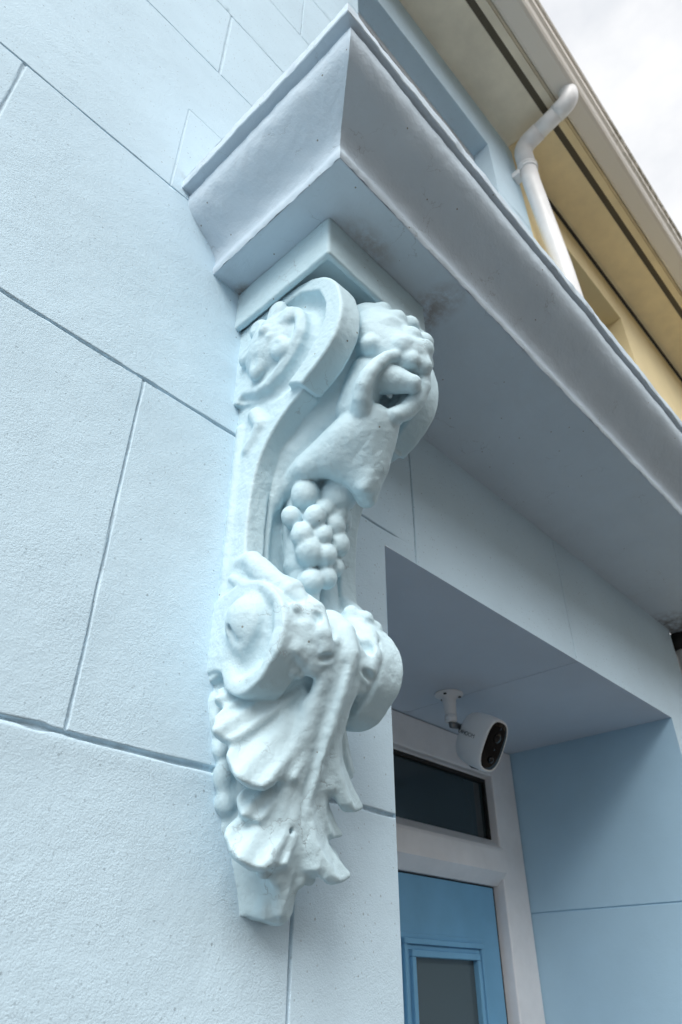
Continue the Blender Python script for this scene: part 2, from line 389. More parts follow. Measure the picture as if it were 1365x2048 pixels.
# eaves of the blue house: soffit board, vent strip, fascia edge
EZ = 5.35
def eaves(parent, x0, x1, mboard, z):
    bm = bmesh.new()
    box(bm, x0, x1, .685, 1.02, z, z + .03); box(bm, x0, x1, .585, .638, z - .003, z + .03)
    box(bm, x0, x1, .57, .59, z + .03, z + .40)
    s = obj('eaves_soffit', bm, mboard, parent)
    bm = bmesh.new()
    box(bm, x0, x1, .638, .685, z + .012, z + .035)
    k = x0 + .01
    while k < x1:
        if 1.5 < k < 6.5: box(bm, k, k + .006, .640, .683, z + .002, z + .012)
        k += .0145
    v = obj('vent_strip', bm, M['vent'], s)
    return s
eaves(house, -5, 2.93, M['soffit'], EZ)
bm = bmesh.new()
prism_x(bm, [(.57, EZ + .42), (.57, EZ + .38), (4.5, EZ + 2.6), (4.5, EZ + 2.64)], -5, 2.93)
obj('roof', bm, M['vent'], house)

# ------------------------------------------------------------------ neighbour house, cream
nb_h = thing('house', 'cream rendered house next door under yellowish eaves', 'house', W(3, 1, GZ))
NW = (3.05, 4.60, 2.95, 4.86)
bm = bmesh.new()
nx0, nx1, nz1 = WX1, 16, EZ - .05
NY = 1.004
def q(*pts): bm.faces.new([bm.verts.new(W(*p)) for p in pts])
xs = [nx0, NW[0] + .15, NW[1], nx1]; zs = [1.76, NW[2], NW[3], nz1]
for i in range(3):
    for j in range(3):
        if i == 1 and j == 1: continue
        q((xs[i], NY, zs[j]), (xs[i + 1], NY, zs[j]), (xs[i + 1], NY, zs[j + 1]), (xs[i], NY, zs[j + 1]))
q((3.52, NY + .02, GZ), (nx1, NY + .02, GZ), (nx1, NY + .02, 1.76), (3.52, NY + .02, 1.76))
a0, a1, b0, b1 = xs[1], xs[2], zs[1], zs[2]
q((a0, NY, b0), (a0, 1.24, b0), (a0, 1.24, b1), (a0, NY, b1)); q((a1, NY, b0), (a1, 1.24, b0), (a1, 1.24, b1), (a1, NY, b1))
q((a0, NY, b1), (a1, NY, b1), (a1, 1.24, b1), (a0, 1.24, b1)); q((a0, NY, b0), (a1, NY, b0), (a1, 1.24, b0), (a0, 1.24, b0))
q((nx1, NY, GZ), (nx1, 9, GZ), (nx1, 9, nz1), (nx1, NY, nz1))
obj('wall', bm, M['cream'], nb_h)
bm = bmesh.new()
box(bm, a0, a0 + .07, 1.16, 1.24, b0, b1, .004); box(bm, a1 - .07, a1, 1.16, 1.24, b0, b1, .004)
box(bm, a0 + .07, a1 - .07, 1.16, 1.24, b1 - .07, b1, .004); box(bm, a0 + .07, a1 - .07, 1.16, 1.24, b0, b0 + .07, .004)
nwf = obj('window', bm, M['upvc'], nb_h)
bm = bmesh.new(); box(bm, a0 + .06, a1 - .06, 1.2, 1.21, b0 + .06, b1 - .06)
p = obj('pane', bm, M['glass'], nwf)
eaves(nb_h, 2.938, 16, M['soffit_cream'], EZ - .01)
bm = bmesh.new(); box(bm, 3.05, 16, .985, 1.03, EZ - .05, EZ - .012)
obj('gap_shade_strip', bm, M['dark'], nb_h)  # solid black strip painted as the shade between wall and soffit
bm = bmesh.new()
prism_x(bm, [(.57, EZ + .42), (.57, EZ + .38), (4.5, EZ + 2.6), (4.5, EZ + 2.64)], 2.94, 16)
obj('roof', bm, M['vent'], nb_h)

# ------------------------------------------------------------------ gutter
gut = thing('gutter', 'long grey-beige plastic gutter fixed along the eaves, stained green at its right end', 'gutter', W(2, .47, EZ))
gp = [(.563, .16), (.563, .012), (.548, 0), (.44, 0), (.418, .006), (.405, .024), (.392, .055), (.372, .075), (.366, .10), (.366, .125),
      (.352, .130), (.344, .142), (.352, .155), (.374, .155), (.378, .13), (.378, .105), (.40, .07), (.42, .03), (.44, .014), (.548, .014), (.555, .16)]
bm = bmesh.new(); prism_x(bm, [(y, EZ + dz) for y, dz in gp], -5, 16)
obj('channel', bm, M['gutter'], gut)

# ------------------------------------------------------------------ downpipe
dp = thing('downpipe', 'white downpipe with two bends dropping from the gutter outlet to behind the ledge', 'downpipe', W(2.98, .9, EZ))
R = .065 * S
def bend(p0, p1, p2, r, n=7):
    a = (p0 - p1).normalized(); b = (p2 - p1).normalized(); out = []
    for i in range(n + 1):
        t = i / n
        out.append((p1 + a * r) * (1 - t) ** 2 + p1 * 2 * t * (1 - t) + (p1 + b * r) * t ** 2)
    return out
A0 = W(2.885, .478, EZ + .02); A1 = W(2.885, .478, EZ - .10); A2 = W(2.905, .90, EZ - .18); A3 = W(2.935, .905, 4.75); A4 = W(3.12, .915, 4.0); A5 = W(3.35, .925, 1.7)
d = (A2 - A1).normalized(); e = (A3 - A2).normalized()
bm = bmesh.new(); tube(bm, [A0, A0 + (A1 - A0) * .25] + bend(A0, A1, A1 + d, .055, 12) + [A1 + d * .085], R, 28); obj('outlet_bend', bm, M['pipe'], dp, True)
bm = bmesh.new(); tube(bm, [A1 + d * .07, A2 - d * .09], R * .94, 28); obj('offset_pipe', bm, M['pipe'], dp, True)
bm = bmesh.new(); tube(bm, [A2 - d * .11] + bend(A2 - d, A2, A2 + e, .06, 12) + [A2 + e * .17], R, 28); obj('lower_bend', bm, M['pipe'], dp, True)
bm = bmesh.new(); tube(bm, [A2 + e * .15, A3, A4, A5], R * .94, 28); obj('pipe', bm, M['pipe'], dp, True)
c0 = A2 + e * .165
bm = bmesh.new(); tube(bm, [c0, c0 + e * .012], R * 1.14, 24); tube(bm, [c0 + e * .012, c0 + e * .030], R * 1.07, 24)
br = obj('collar', bm, M['pipe'], dp)
bm = bmesh.new(); box(bm, 2.85, 2.93, .955, 1.0, 4.83, 4.86, .004); box(bm, 2.845, 2.86, .94, 1.0, 4.82, 4.87, .003)
obj('bracket', bm, M['pipe'], dp)

# second pipe, low down in the corner under the ledge
lp = thing('drainpipe', 'short white drainpipe in the dark gap under the right end of the ledge', 'drainpipe', W(3.55, 1.0, 1.5))
bm = bmesh.new(); tube(bm, [W(3.53, .99, 1.44), W(3.53, .99, GZ)], .045 * S, 24); obj('pipe', bm, M['pipe'], lp, True)
bm = bmesh.new(); tube(bm, [W(3.53, .99, 1.505), W(3.53, .99, 1.42)], .053 * S, 24); obj('collar', bm, M['gasket'], lp, True)
bm = bmesh.new(); box(bm, 3.435, 3.51, 1.06, 1.3, GZ, 1.74); obj('recess_shade_panel', bm, M['dark'], lp)  # black panel added as the shade of the recess beside the pipe

# ------------------------------------------------------------------ cornice ledge
cor = thing('cornice', 'deep moulded ledge painted pale blue, projecting over the doorway', 'cornice', W(.6, 1, 1.5))
CX1 = 9.0
prof = []                                  # (outward 0..1 , z): bottom fillet, ogee, top
zf0, zf1, zt = 1.508, 1.545, 1.722
prof += [(0.0, zf0), (.020, zf0 + .004), (.042, zf0 + .012), (.044, zf0 + .020), (.030, zf0 + .028), (.012, zf0 + .033)]

for i in range(1, 25):
    t = i / 24; o_ = .014 * min(1, 6 * t) + .986 * (t ** 3 * (t * (6 * t - 15) + 10))
    prof.append((o_ , zf1 + .004 + (zt - zf1 - .004) * (.80 * t + .20 * t * t)))
XB, YB, XT, YT = .5937, .5615, .4868, .429   # left x / front y of the bottom edge and of the top edge
def outline(o, z):
    x = XB + (XT - XB) * o; y = YB + (YT - YB) * o
    return x, y
def run(name, prof, parent, m, seg=.03, rough=.0016, ends=True):
    """moulding swept along left return and front; profile (x, y, z) per level"""
    bm = bmesh.new(); rows = []
    for (x, y, z) in prof:
        row = []
        n1 = 70
        NL_ = 70
        for k in range(NL_): row.append((x, 1.0 + .01 + (y - 1.01) * k / NL_, z, 0))
        k = x
        L = CX1
        xs = [x + (L - x) * ((i / 300) ** 1.8) for i in range(301)]
        for xx in xs: row.append((xx, y, z, 1))
        rows.append(row)
    vs = []
    for row in rows:
        r = []
        for (x, y, z, s) in row:
            n1 = vnoise(x, y, z, 9, 2) * rough * 1.8 + vnoise(x, y, z, 40, 7) * rough * 1.0 + (vnoise(x, y, z, 75, 21) * rough * 1.3 if z < zf1 - .004 else 0)
            n2 = vnoise(x, y, z, 11, 12) * rough * 1.2 + vnoise(x, y, z, 45, 17) * rough * .5
            r.append(bm.verts.new(W(x + (n1 if s == 0 else n1 * .3), y + (n1 if s else n1 * .2), z + n2)))
        vs.append(r)
    for a, b in zip(vs, vs[1:]):
        for i in range(len(a) - 1): bm.faces.new((a[i], a[i + 1], b[i + 1], b[i]))
    return obj(name, bm, m, parent, True)
mould = run('moulding', [(*outline(o_, z), z) for o_, z in prof] + [(XT + .003, YT + .003, zt + .004), (XT + .006, YT + .006, zt + .018)], cor, M['cornice'])
# sharp arrises: the fillet and the mitre
me = mould.data
bmx = bmesh.new(); bmx.from_mesh(me)
for e_ in bmx.edges:
    if len(e_.link_faces) == 2 and e_.calc_face_angle() > math.radians(28): e_.smooth = False
bmx.to_mesh(me); bmx.free()
# top slab
xa, ya, z0_, z1_ = .4622, .415, 1.734, 1.772
slab = run('top_slab', [(XT + .02, YT + .02, z0_ - .004), (xa + .002, ya + .002, z0_), (xa, ya, z0_ + .003), (xa, ya, z1_ - .003), (xa + .004, ya + .004, z1_), (1.2, 1.0, z1_ + .03)][:5], cor, M['cornice'], rough=.0022)
me = slab.data
bmx = bmesh.new(); bmx.from_mesh(me)
for e_ in bmx.edges:
    if len(e_.link_faces) == 2 and e_.calc_face_angle() > math.radians(28): e_.smooth = False
v4 = [bmx.verts.new(W(*p)) for p in ((xa + .004, ya + .004, z1_), (CX1, ya + .004, z1_), (CX1, 1.01, z1_ + .02), (xa + .004, 1.01, z1_ + .02))]
bmx.faces.new(v4); bmx.to_mesh(me); bmx.free()
# soffit under the ledge
bm = bmesh.new()
gxs = [XB + .0008] + [XB + (CX1 - XB) * ((i / 120) ** 1.7) for i in range(1, 121)]; gys = [YB + .0008 + (1.01 - YB) * i / 40 for i in range(41)]
vg = [[bm.verts.new(W(x, y, zf0 + .0005 + .0022 * vnoise(x, y, 0, 6, 30))) for y in gys] for x in gxs]
for i in range(len(gxs) - 1):
    for j in range(len(gys) - 1): bm.faces.new((vg[i][j], vg[i + 1][j], vg[i + 1][j + 1], vg[i][j + 1]))
obj('underside', bm, M['soffit_paint'], cor, True)

# ------------------------------------------------------------------ front door
door = thing('front_door', 'light blue front door in a white frame under a dark fanlight', 'door', W(2.2, YF, GZ))
fx0, fx1 = XL + .003, XR - .003
bm = bmesh.new()
box(bm, 2.930, fx1, YF, YF + .12, GZ, ZH - .003, .006)                     # right stile
box(bm, fx0, 1.43, YF, YF + .12, GZ, ZH - .003, .006)
box(bm, 1.43, 2.930, YF, YF + .12, .853, ZH - .003, .006)                   # head
obj('frame', bm, M['upvc'], door)
bm = bmesh.new()                                                           # transom with sloped sill, bottom bevel
prism_x(bm, [(YF + .10, .590), (YF + .045, .590), (YF - .012, .548), (YF - .016, .535), (YF - .016, .452), (YF + .035, .405), (YF + .10, .405)], 1.428, 2.934)
tr = obj('transom', bm, M['upvc'], door)
bm = bmesh.new()                                                           # chamfer bead round the fanlight
prism_x(bm, [(YF + .002, .868), (YF + .045, .846), (YF + .09, .846), (YF + .09, .868)], 1.43, 2.955)
fl = obj('fanlight', bm, M['upvc'], door)
bm = bmesh.new(); box(bm, 1.43, 2.948, YF + .055, YF + .075, .570, .860)
g = obj('pane', bm, M['glass'], fl)
bm = bmesh.new(); box(bm, 1.44, 2.930, YF + .040, YF + .052, .832, .847); box(bm, 2.918, 2.930, YF + .040, YF + .052, .590, .832)
g = obj('seal', bm, M['gasket'], fl)
YD = YF + .045
bm = bmesh.new(); box(bm, 1.445, 2.905, YD, YD + .06, GZ + .02, .398, .003)
leaf = obj('door_panel', bm, M['door'], door)
bm = bmesh.new(); box(bm, 2.905, 2.931, YD + .012, YD + .04, GZ + .02, .404); box(bm, 1.44, 2.905, YD + .012, YD + .04, .398, .404)
g = obj('seal', bm, M['gasket'], leaf)
for px0, px1 in ((2.247, 2.78), (1.57, 2.103)):
    bm = bmesh.new(); pz1, pz0 = .206, -1.05
    for a, b, hgt in ((0, .018, .008), (.018, .036, .022), (.036, .054, .012), (.054, .075, .026)):
        for (qa, qb, qc, qd) in ((px0 + a, px1 - a, pz1 - b, pz1 - a), (px0 + a, px1 - a, pz0 + a, pz0 + b), (px0 + a, px0 + b, pz0 + b, pz1 - b), (px1 - b, px1 - a, pz0 + b, pz1 - b)):
            box(bm, qa, qb, YD - hgt, YD + .01, qc, qd, .0035)
    mo = obj('glazing_frame', bm, M['door'], leaf)
    bm = bmesh.new(); box(bm, px0 + .075, px1 - .075, YD - .004, YD + .004, pz0 + .075, pz1 - .075)
    g = obj('pane', bm, M['obscure'], leaf)
bm = bmesh.new(); tube(bm, [W(1.53, YD - .05, -.75), W(1.72, YD - .05, -.75)], .012, 14); tube(bm, [W(1.53, YD, -.75), W(1.53, YD - .05, -.75)], .012, 14)
g = obj('handle', bm, M['chrome'], leaf, True)

# ------------------------------------------------------------------ security camera
sc = thing('security_camera', 'small white security camera with black glass face on a ceiling bracket above the door', 'security camera', W(2.248, 1.528, ZH))
def lathe(bm, c, prof, n=28):
    rings = [[bm.verts.new(W(c[0], c[1], z) + Vector((math.cos(a) * r, math.sin(a) * r, 0)) * S) for a in [2 * math.pi * k / n for k in range(n)]] for r, z in prof]
    for a, b in zip(rings, rings[1:]):
        for k in range(n): bm.faces.new((a[k], a[(k + 1) % n], b[(k + 1) % n], b[k]))
    bm.faces.new(rings[0][::-1]); bm.faces.new(rings[-1])
mc = (2.248, 1.528)
bm = bmesh.new()
lathe(bm, mc, [(.056, ZH - .0005), (.057, ZH - .004), (.055, ZH - .007), (.040, ZH - .010), (.030, ZH - .016), (.0265, ZH - .026), (.0245, ZH - .05), (.0235, ZH - .083), (.0222, ZH - .0835), (.0222, ZH - .086), (.0235, ZH - .0865), (.0235, ZH - .108), (.019, ZH - .113)])
mount = obj('mount', bm, M['camwhite'], sc, True)
bm = bmesh.new()
for k in range(3):
    a = math.radians(195 + 120 * k)
    bm = bmesh.new(); c = W(mc[0] + math.cos(a) * .042, mc[1] + math.sin(a) * .042, ZH - .0102); tube(bm, [c, c - Vector((0, 0, .0022))], .0045, 10)
    obj('screw', bm, M['gasket'], mount)
az, el, ro = math.radians(-8), math.radians(30), math.radians(4)
cn_ = Vector((math.sin(az) * math.cos(el), -math.cos(az) * math.cos(el), -math.sin(el)))
cs_ = cn_.cross(Vector((0, 0, 1))).normalized(); cu_ = cs_.cross(cn_)
cs_, cu_ = cs_ * math.cos(ro) + cu_ * math.sin(ro), cu_ * math.cos(ro) - cs_ * math.sin(ro)
face_c = W(2.312, 1.39, .778)
CA, CB, CD = .202 * S / 2, .122 * S / 2, .156 * S
def sring(bm, depth, ka, kb, n=40, p=2.9):
    out = []
    for k in range(n):
        a = 2 * math.pi * k / n; c, s = math.cos(a), math.sin(a)
        x = math.copysign(abs(c) ** (2 / p), c) * CB * kb; y = math.copysign(abs(s) ** (2 / p), s) * CA * ka
        out.append(bm.verts.new(face_c + cs_ * x + cu_ * y - cn_ * depth))
    return out
def sloft(bm, rows, caps=True):
    rr = [sring(bm, *r) for r in rows]
    for a, b in zip(rr, rr[1:]):
        for k in range(len(a)): bm.faces.new((a[k], a[(k + 1) % len(a)], b[(k + 1) % len(a)], b[k]))
    if caps: bm.faces.new(rr[0][::-1]); bm.faces.new(rr[-1])
bm = bmesh.new()
sloft(bm, [(CD, .45, .45), (CD * .985, .62, .60), (CD * .93, .78, .76), (CD * .82, .90, .89), (CD * .62, .98, .97), (CD * .4, 1, 1), (CD * .12, .99, .98), (.0035, .955, .94), (.0008, .93, .91), (0, .90, .87), (.0012, .875, .83)])
body = obj('housing', bm, M['camwhite'], sc, True)
bm = bmesh.new()
sloft(bm, [(.004, .875, .835), (.0008, .872, .83), (-.0006, .84, .79), (-.0015, .6, .55), (-.0018, .2, .2)])
fp = obj('face_plate', bm, M['camblack'], sc, True)
bm = bmesh.new()
lc = face_c + cu_ * CA * .30 + cn_ * .0012
tube(bm, [lc, lc + cn_ * .0022, lc + cn_ * .0028, lc + cn_ * .0034], [.0125, .0125, .0118, .004], 28)
g = obj('lens', bm, M['lens'], fp, True)
bm = bmesh.new()
for dy, r in ((.66, .0035), (-.12, .003)):
    bm = bmesh.new(); c = face_c + cu_ * CA * dy + cn_ * .0012; tube(bm, [c, c + cn_ * .0016], r, 16); obj('sensor', bm, M['lens'], fp, True)
bm = bmesh.new(); c = face_c - cu_ * CA * .50 + cn_ * .0008
bmesh.ops.create_uvsphere(bm, u_segments=20, v_segments=12, radius=.0095, matrix=Matrix.Translation(c))
g = obj('motion_sensor', bm, M['lens'], fp, True)
# ball joint
bp0 = W(mc[0], mc[1], ZH - .113); bp1 = face_c - cn_ * CD * .95 + cu_ * CA * .15
bm = bmesh.new(); tube(bm, [bp0, bp0 - Vector((0, 0, .006)), bp0 + (bp1 - bp0) * .45], [.0075, .0095, .0085], 18)
tube(bm, [bp0 + (bp1 - bp0) * .3, bp1 + cn_ * .004], .0055, 14); tube(bm, [bp0 + (bp1 - bp0) * .55, bp0 + (bp1 - bp0) * .75], .0095, 18)
obj('ball_joint', bm, M['chrome'], sc, True)
bm = bmesh.new(); c = face_c - cn_ * CD * .42 - cu_ * CA * .985
tube(bm, [c - cn_ * .014, c - cn_ * .004, c + cn_ * .008, c + cn_ * .02], [.002, .0045, .003, .0016], 10)
obj('cable_flap', bm, M['gasket'], sc, True)
fc = bpy.data.curves.new('lettering', 'FONT'); fc.body = 'DIHOOM'; fc.size = .0145; fc.align_x = 'CENTER'; fc.align_y = 'CENTER'; fc.extrude = .0002
fo = bpy.data.objects.new('lettering', fc); link(fo)
side = -cs_
tx = cn_; ty = cu_
tz = tx.cross(ty)
tp = face_c - cn_ * CD * .60 + tz * (CB * .988 + .0003) + cu_ * CA * .04
fo.matrix_world = Matrix(((tx.x, ty.x, tz.x, tp.x), (tx.y, ty.y, tz.y, tp.y), (tx.z, ty.z, tz.z, tp.z), (0, 0, 0, 1)))
bpy.context.view_layer.update()
tm = bpy.data.meshes.new_from_object(fo.evaluated_get(bpy.context.evaluated_depsgraph_get())); tm.transform(fo.matrix_world)
bpy.data.objects.remove(fo); tm.materials.clear(); tm.materials.append(M['ink'])
fo = bpy.data.objects.new('lettering', tm); link(fo); fo.parent = body

# ------------------------------------------------------------------ carved corbel, modelled as a distance field (u across, v out of the wall, z up)
H = .0029
U = np.arange(-.215, .216, H, dtype=np.float32); V = np.arange(-.022, .475, H, dtype=np.float32); Z = np.arange(.085, 1.5105, H, dtype=np.float32)
SHAPE = (len(U), len(V), len(Z))
groups = {}
MO = 0.0                                   # how much further out the right-hand half of the carving sits
def smin(a, b, k):
    if k <= 0: return np.minimum(a, b)
    h = np.maximum(k - np.abs(a - b), 0) / k
    return np.minimum(a, b) - h * h * k * .25
class Group:
    def __init__(self, name):
        self.f = np.full(SHAPE, .5, np.float32); groups[name] = self; self.name = name
    def region(self, lo, hi, pad):
        sl = []
        for ax, l, h in zip((U, V, Z), lo, hi):
            i0 = max(int((l - pad - ax[0]) / H), 0); i1 = min(int((h + pad - ax[0]) / H) + 2, len(ax))
            sl.append(slice(i0, max(i1, i0)))
        return tuple(sl)
    def put(self, lo, hi, fn, k=.01, sub=False):
        sl = self.region(lo, hi, .012 + k)
        u, v, z = U[sl[0]][:, None, None], V[sl[1]][None, :, None], Z[sl[2]][None, None, :]
        if 0 in (u.size, v.size, z.size): return self
        d = fn(u, v, z).astype(np.float32)
        self.f[sl] = -smin(-self.f[sl], d, k) if sub else smin(self.f[sl], d, k)
        return self
    def chain(self, pts, k=.01, sub=False, mirror=False):
        """round-cone chain through (u, v, z, r)"""
        sets = [pts] + ([[(MO - a, b, c, r) for a, b, c, r in pts]] if mirror else [])
        for ps in sets:
            A = np.array(ps, float)
            segs = list(zip(A[:-1], A[1:])) if len(A) > 1 else [(A[0], A[0] + 1e-6)]
            def fn(u, v, z):
                best = None
                for a, b in segs:
                    ba = b[:3] - a[:3]; L = max(float(ba @ ba), 1e-12)
                    t = np.clip(((u - a[0]) * ba[0] + (v - a[1]) * ba[1] + (z - a[2]) * ba[2]) / L, 0, 1)
                    d = np.sqrt((u - a[0] - ba[0] * t) ** 2 + (v - a[1] - ba[1] * t) ** 2 + (z - a[2] - ba[2] * t) ** 2) - (a[3] + (b[3] - a[3]) * t)
                    best = d if best is None else np.minimum(best, d)
                return best
            r = A[:, 3:4]
            self.put((A[:, :3] - r).min(0), (A[:, :3] + r).max(0), fn, k, sub)
        return self
    def ell(self, c, r, long=(0, 0, 1), nrm=(0, 1, 0), k=.01, sub=False, mirror=False, box=0.0):
        """ellipsoid: r = (half length along long, half width, half thickness along nrm); box > 0: rounded box instead"""
        for s in ((1, -1) if mirror else (1,)):
            cc = np.array((c[0] * s + (MO if s < 0 else 0), c[1], c[2])); l = np.array((long[0] * s, long[1], long[2]), float); n = np.array((nrm[0] * s, nrm[1], nrm[2]), float)
            l /= np.linalg.norm(l); n -= l * (n @ l); n /= np.linalg.norm(n); w = np.cross(l, n)
            def fn(u, v, z):
                a = (u - cc[0]) * l[0] + (v - cc[1]) * l[1] + (z - cc[2]) * l[2]
                b = (u - cc[0]) * w[0] + (v - cc[1]) * w[1] + (z - cc[2]) * w[2]
                t = (u - cc[0]) * n[0] + (v - cc[1]) * n[1] + (z - cc[2]) * n[2]
                if box:
                    q = [np.abs(x) - (h - box) for x, h in ((a, r[0]), (b, r[1]), (t, r[2]))]
                    return np.sqrt(sum(np.maximum(x, 0) ** 2 for x in q)) + np.minimum(np.maximum(np.maximum(q[0], q[1]), q[2]), 0) - box
                k0 = np.sqrt((a / r[0]) ** 2 + (b / r[1]) ** 2 + (t / r[2]) ** 2)
                k1 = np.sqrt((a / r[0] ** 2) ** 2 + (b / r[1] ** 2) ** 2 + (t / r[2] ** 2) ** 2) + 1e-6
                return np.where(k0 < .05, -min(r), k0 * (k0 - 1) / k1)
            ext = np.abs(l) * r[0] + np.abs(w) * r[1] + np.abs(n) * r[2]
            self.put(cc - ext, cc + ext, fn, k, sub)
        return self
    def extr(self, poly, u0, u1, rnd=.006, k=.01, sub=False, mirror=False, curve=True):
        """outline of (v, z) extruded across u, edges rounded"""
        P = np.array(smooth_poly(poly) if curve else poly, float)
        vv, zz = V[:, None].astype(float), Z[None, :].astype(float)
        d = np.full((len(V), len(Z)), 1e9); ins = np.zeros(d.shape, bool)
        for a, b in zip(P, np.roll(P, -1, 0)):
            e = b - a; L = max(e @ e, 1e-12)
            t = np.clip(((vv - a[0]) * e[0] + (zz - a[1]) * e[1]) / L, 0, 1)
            d = np.minimum(d, (vv - a[0] - e[0] * t) ** 2 + (zz - a[1] - e[1] * t) ** 2)
            if a[1] != b[1]:
                c = ((a[1] <= zz) & (b[1] > zz)) | ((b[1] <= zz) & (a[1] > zz))
                ins ^= c & (vv < a[0] + (zz - a[1]) / (b[1] - a[1]) * e[0])
        d2 = (np.sqrt(d) * np.where(ins, -1, 1)).astype(np.float32)
        lo, hi = P.min(0), P.max(0)
        for s in ((1, -1) if mirror else (1,)):
            ua, ub = sorted((u0 * s + (MO if s < 0 else 0), u1 * s + (MO if s < 0 else 0))); uc, hw = (ua + ub) / 2, (ub - ua) / 2
            sl = self.region((ua, lo[0], lo[1]), (ub, hi[0], hi[1]), .012 + k)
            q = d2[sl[1], sl[2]][None] + rnd; w = np.abs(U[sl[0]] - uc)[:, None, None] - hw + rnd
            dd = np.minimum(np.maximum(q, w), 0) + np.sqrt(np.maximum(q, 0) ** 2 + np.maximum(w, 0) ** 2) - rnd
            self.f[sl] = -smin(-self.f[sl], dd, k) if sub else smin(self.f[sl], dd, k)
        return self
def smooth_poly(pts, n=6):
    """closed Catmull-Rom; a point given as (v, z, 1) stays a sharp corner"""
    out = []; m = len(pts)
    for i in range(m):
        p0, p1, p2, p3 = [np.array(pts[(i + j - 1) % m][:2], float) for j in range(4)]
        s1, s2 = len(pts[i]) > 2, len(pts[(i + 1) % m]) > 2
        t1 = (p2 - p1) if s1 else (p2 - p0) / 2; t2 = (p2 - p1) if s2 else (p3 - p1) / 2
        L = np.linalg.norm(p2 - p1)
        for t in (t1, t2):
            l = np.linalg.norm(t)
            if l > L: t *= L / l
        for j in range(n):
            t = j / n; h = t * t * (3 - 2 * t)
            out.append(p1 * (1 + 2 * t ** 3 - 3 * t * t) + p2 * h + t1 * (t ** 3 - 2 * t * t + t) + t2 * (t ** 3 - t * t))
    return out

# --- capital block under the ledge
ab = Group('capital_block')
ab.ell((.0, .148, 1.449), (.075, .181, .176), (0, 0, 1), (0, 1, 0), k=0, box=.007)
ab.ell((.0, .15, 1.381), (.012, .166, .158), (0, 0, 1), (0, 1, 0), k=.004, sub=True, box=.004)
# --- shaft (recessed field between the rails) and the drum behind the flower
sh = Group('shaft')
sh.extr([(-.03, 1.40, 1), (.20, 1.385), (.275, 1.33), (.305, 1.25), (.298, 1.17), (.262, 1.10), (.20, 1.06), (.13, 1.02), (.085, .97), (.058, .90), (.045, .82), (.038, .74), (.04, .66), (.07, .60), (.07, .45, 1), (-.03, .45, 1)], -.118, .135, .004)
sh.chain([(-.078, .105, .99, .010), (-.076, .072, .935, .010), (-.074, .056, .86, .010), (-.073, .048, .78, .010), (-.073, .046, .66, .010)], k=.008, mirror=True)
sh.chain([(-.024, .236, 1.080, .044), (-.042, .180, 1.030, .042), (-.052, .120, .980, .038), (-.058, .085, .935, .026), (-.066, .06, .88, .015)], k=.035)
sh.chain([(.0, .075, .70, .020), (-.03, .07, .66, .018), (.0, .078, .61, .028), (.05, .07, .65, .020)], k=.03)
sh.chain([(.085, .048, .84, .024), (.088, .052, .76, .030), (.084, .062, .69, .034), (.075, .075, .63, .036)], k=.035)
# --- the two side scrolls with their rails
scr = Group('side_scroll')
MO = .022
rail = [(-.03, 1.16, 1), (.10, 1.12), (.165, 1.088), (.213, 1.070, 1), (.213, 1.050, 1), (.180, 1.035), (.140, 1.006), (.108, .972), (.086, .93), (.074, .885), (.069, .835), (.067, .77), (.070, .715), (.082, .68), (.09, .62), (.06, .50), (-.03, .46, 1)]
scr.extr(rail, -.140, -.090, .005)
scr.extr([(a + (.020 if a > .05 else 0), b - (.010 if a > .2 else 0), *c) for a, b, *c in rail], .112, .164, .006)
outer = [(-.03, 1.385, 1), (.12, 1.384), (.19, 1.383), (.245, 1.368), (.293, 1.335), (.325, 1.29), (.340, 1.235), (.343, 1.185), (.333, 1.138), (.306, 1.098), (.268, 1.068), (.228, 1.046, 1), (.205, 1.062), (.15, 1.085), (.09, 1.095), (.03, 1.12), (-.03, 1.14, 1)]
scr.extr(outer, -.160, -.098, .006, k=.006, mirror=True)
groove = [(-.20, .06, 1.352, .016), (-.20, .145, 1.338, .018), (-.197, .205, 1.325, .024), (-.195, .252, 1.285, .028), (-.195, .266, 1.235, .030), (-.195, .262, 1.195, .030), (-.195, .243, 1.160, .029), (-.195, .215, 1.128, .028), (-.195, .175, 1.098, .026), (-.197, .13, 1.088, .024), (-.20, .08, 1.10, .020), (-.20, .03, 1.128, .016)]
groove = [(u + .037, v, z, r) for u, v, z, r in groove]
scr.chain(groove, k=.006, sub=True, mirror=True)
ridge = [(-.150, .100, 1.342, .010), (-.152, .135, 1.338, .012), (-.154, .172, 1.318, .013), (-.156, .203, 1.287, .014), (-.157, .220, 1.247, .014), (-.157, .216, 1.208, .014), (-.156, .196, 1.180, .014), (-.154, .174, 1.153, .014), (-.152, .145, 1.133, .014), (-.150, .115, 1.121, .014), (-.147, .080, 1.126, .013), (-.143, .045, 1.147, .012), (-.140, .010, 1.180, .012)]
scr.chain(ridge, k=.008, mirror=True)
# lumps on the side below the volute
scr.chain([(-.142, .06, 1.075, .013), (-.141, .085, 1.03, .012), (-.139, .045, .985, .008)], k=.02, mirror=True)
scr.chain([(-.139, .012, 1.06, .010), (-.137, .010, .95, .008), (-.136, .010, .80, .008), (-.134, .010, .60, .008)], k=.012, mirror=True)
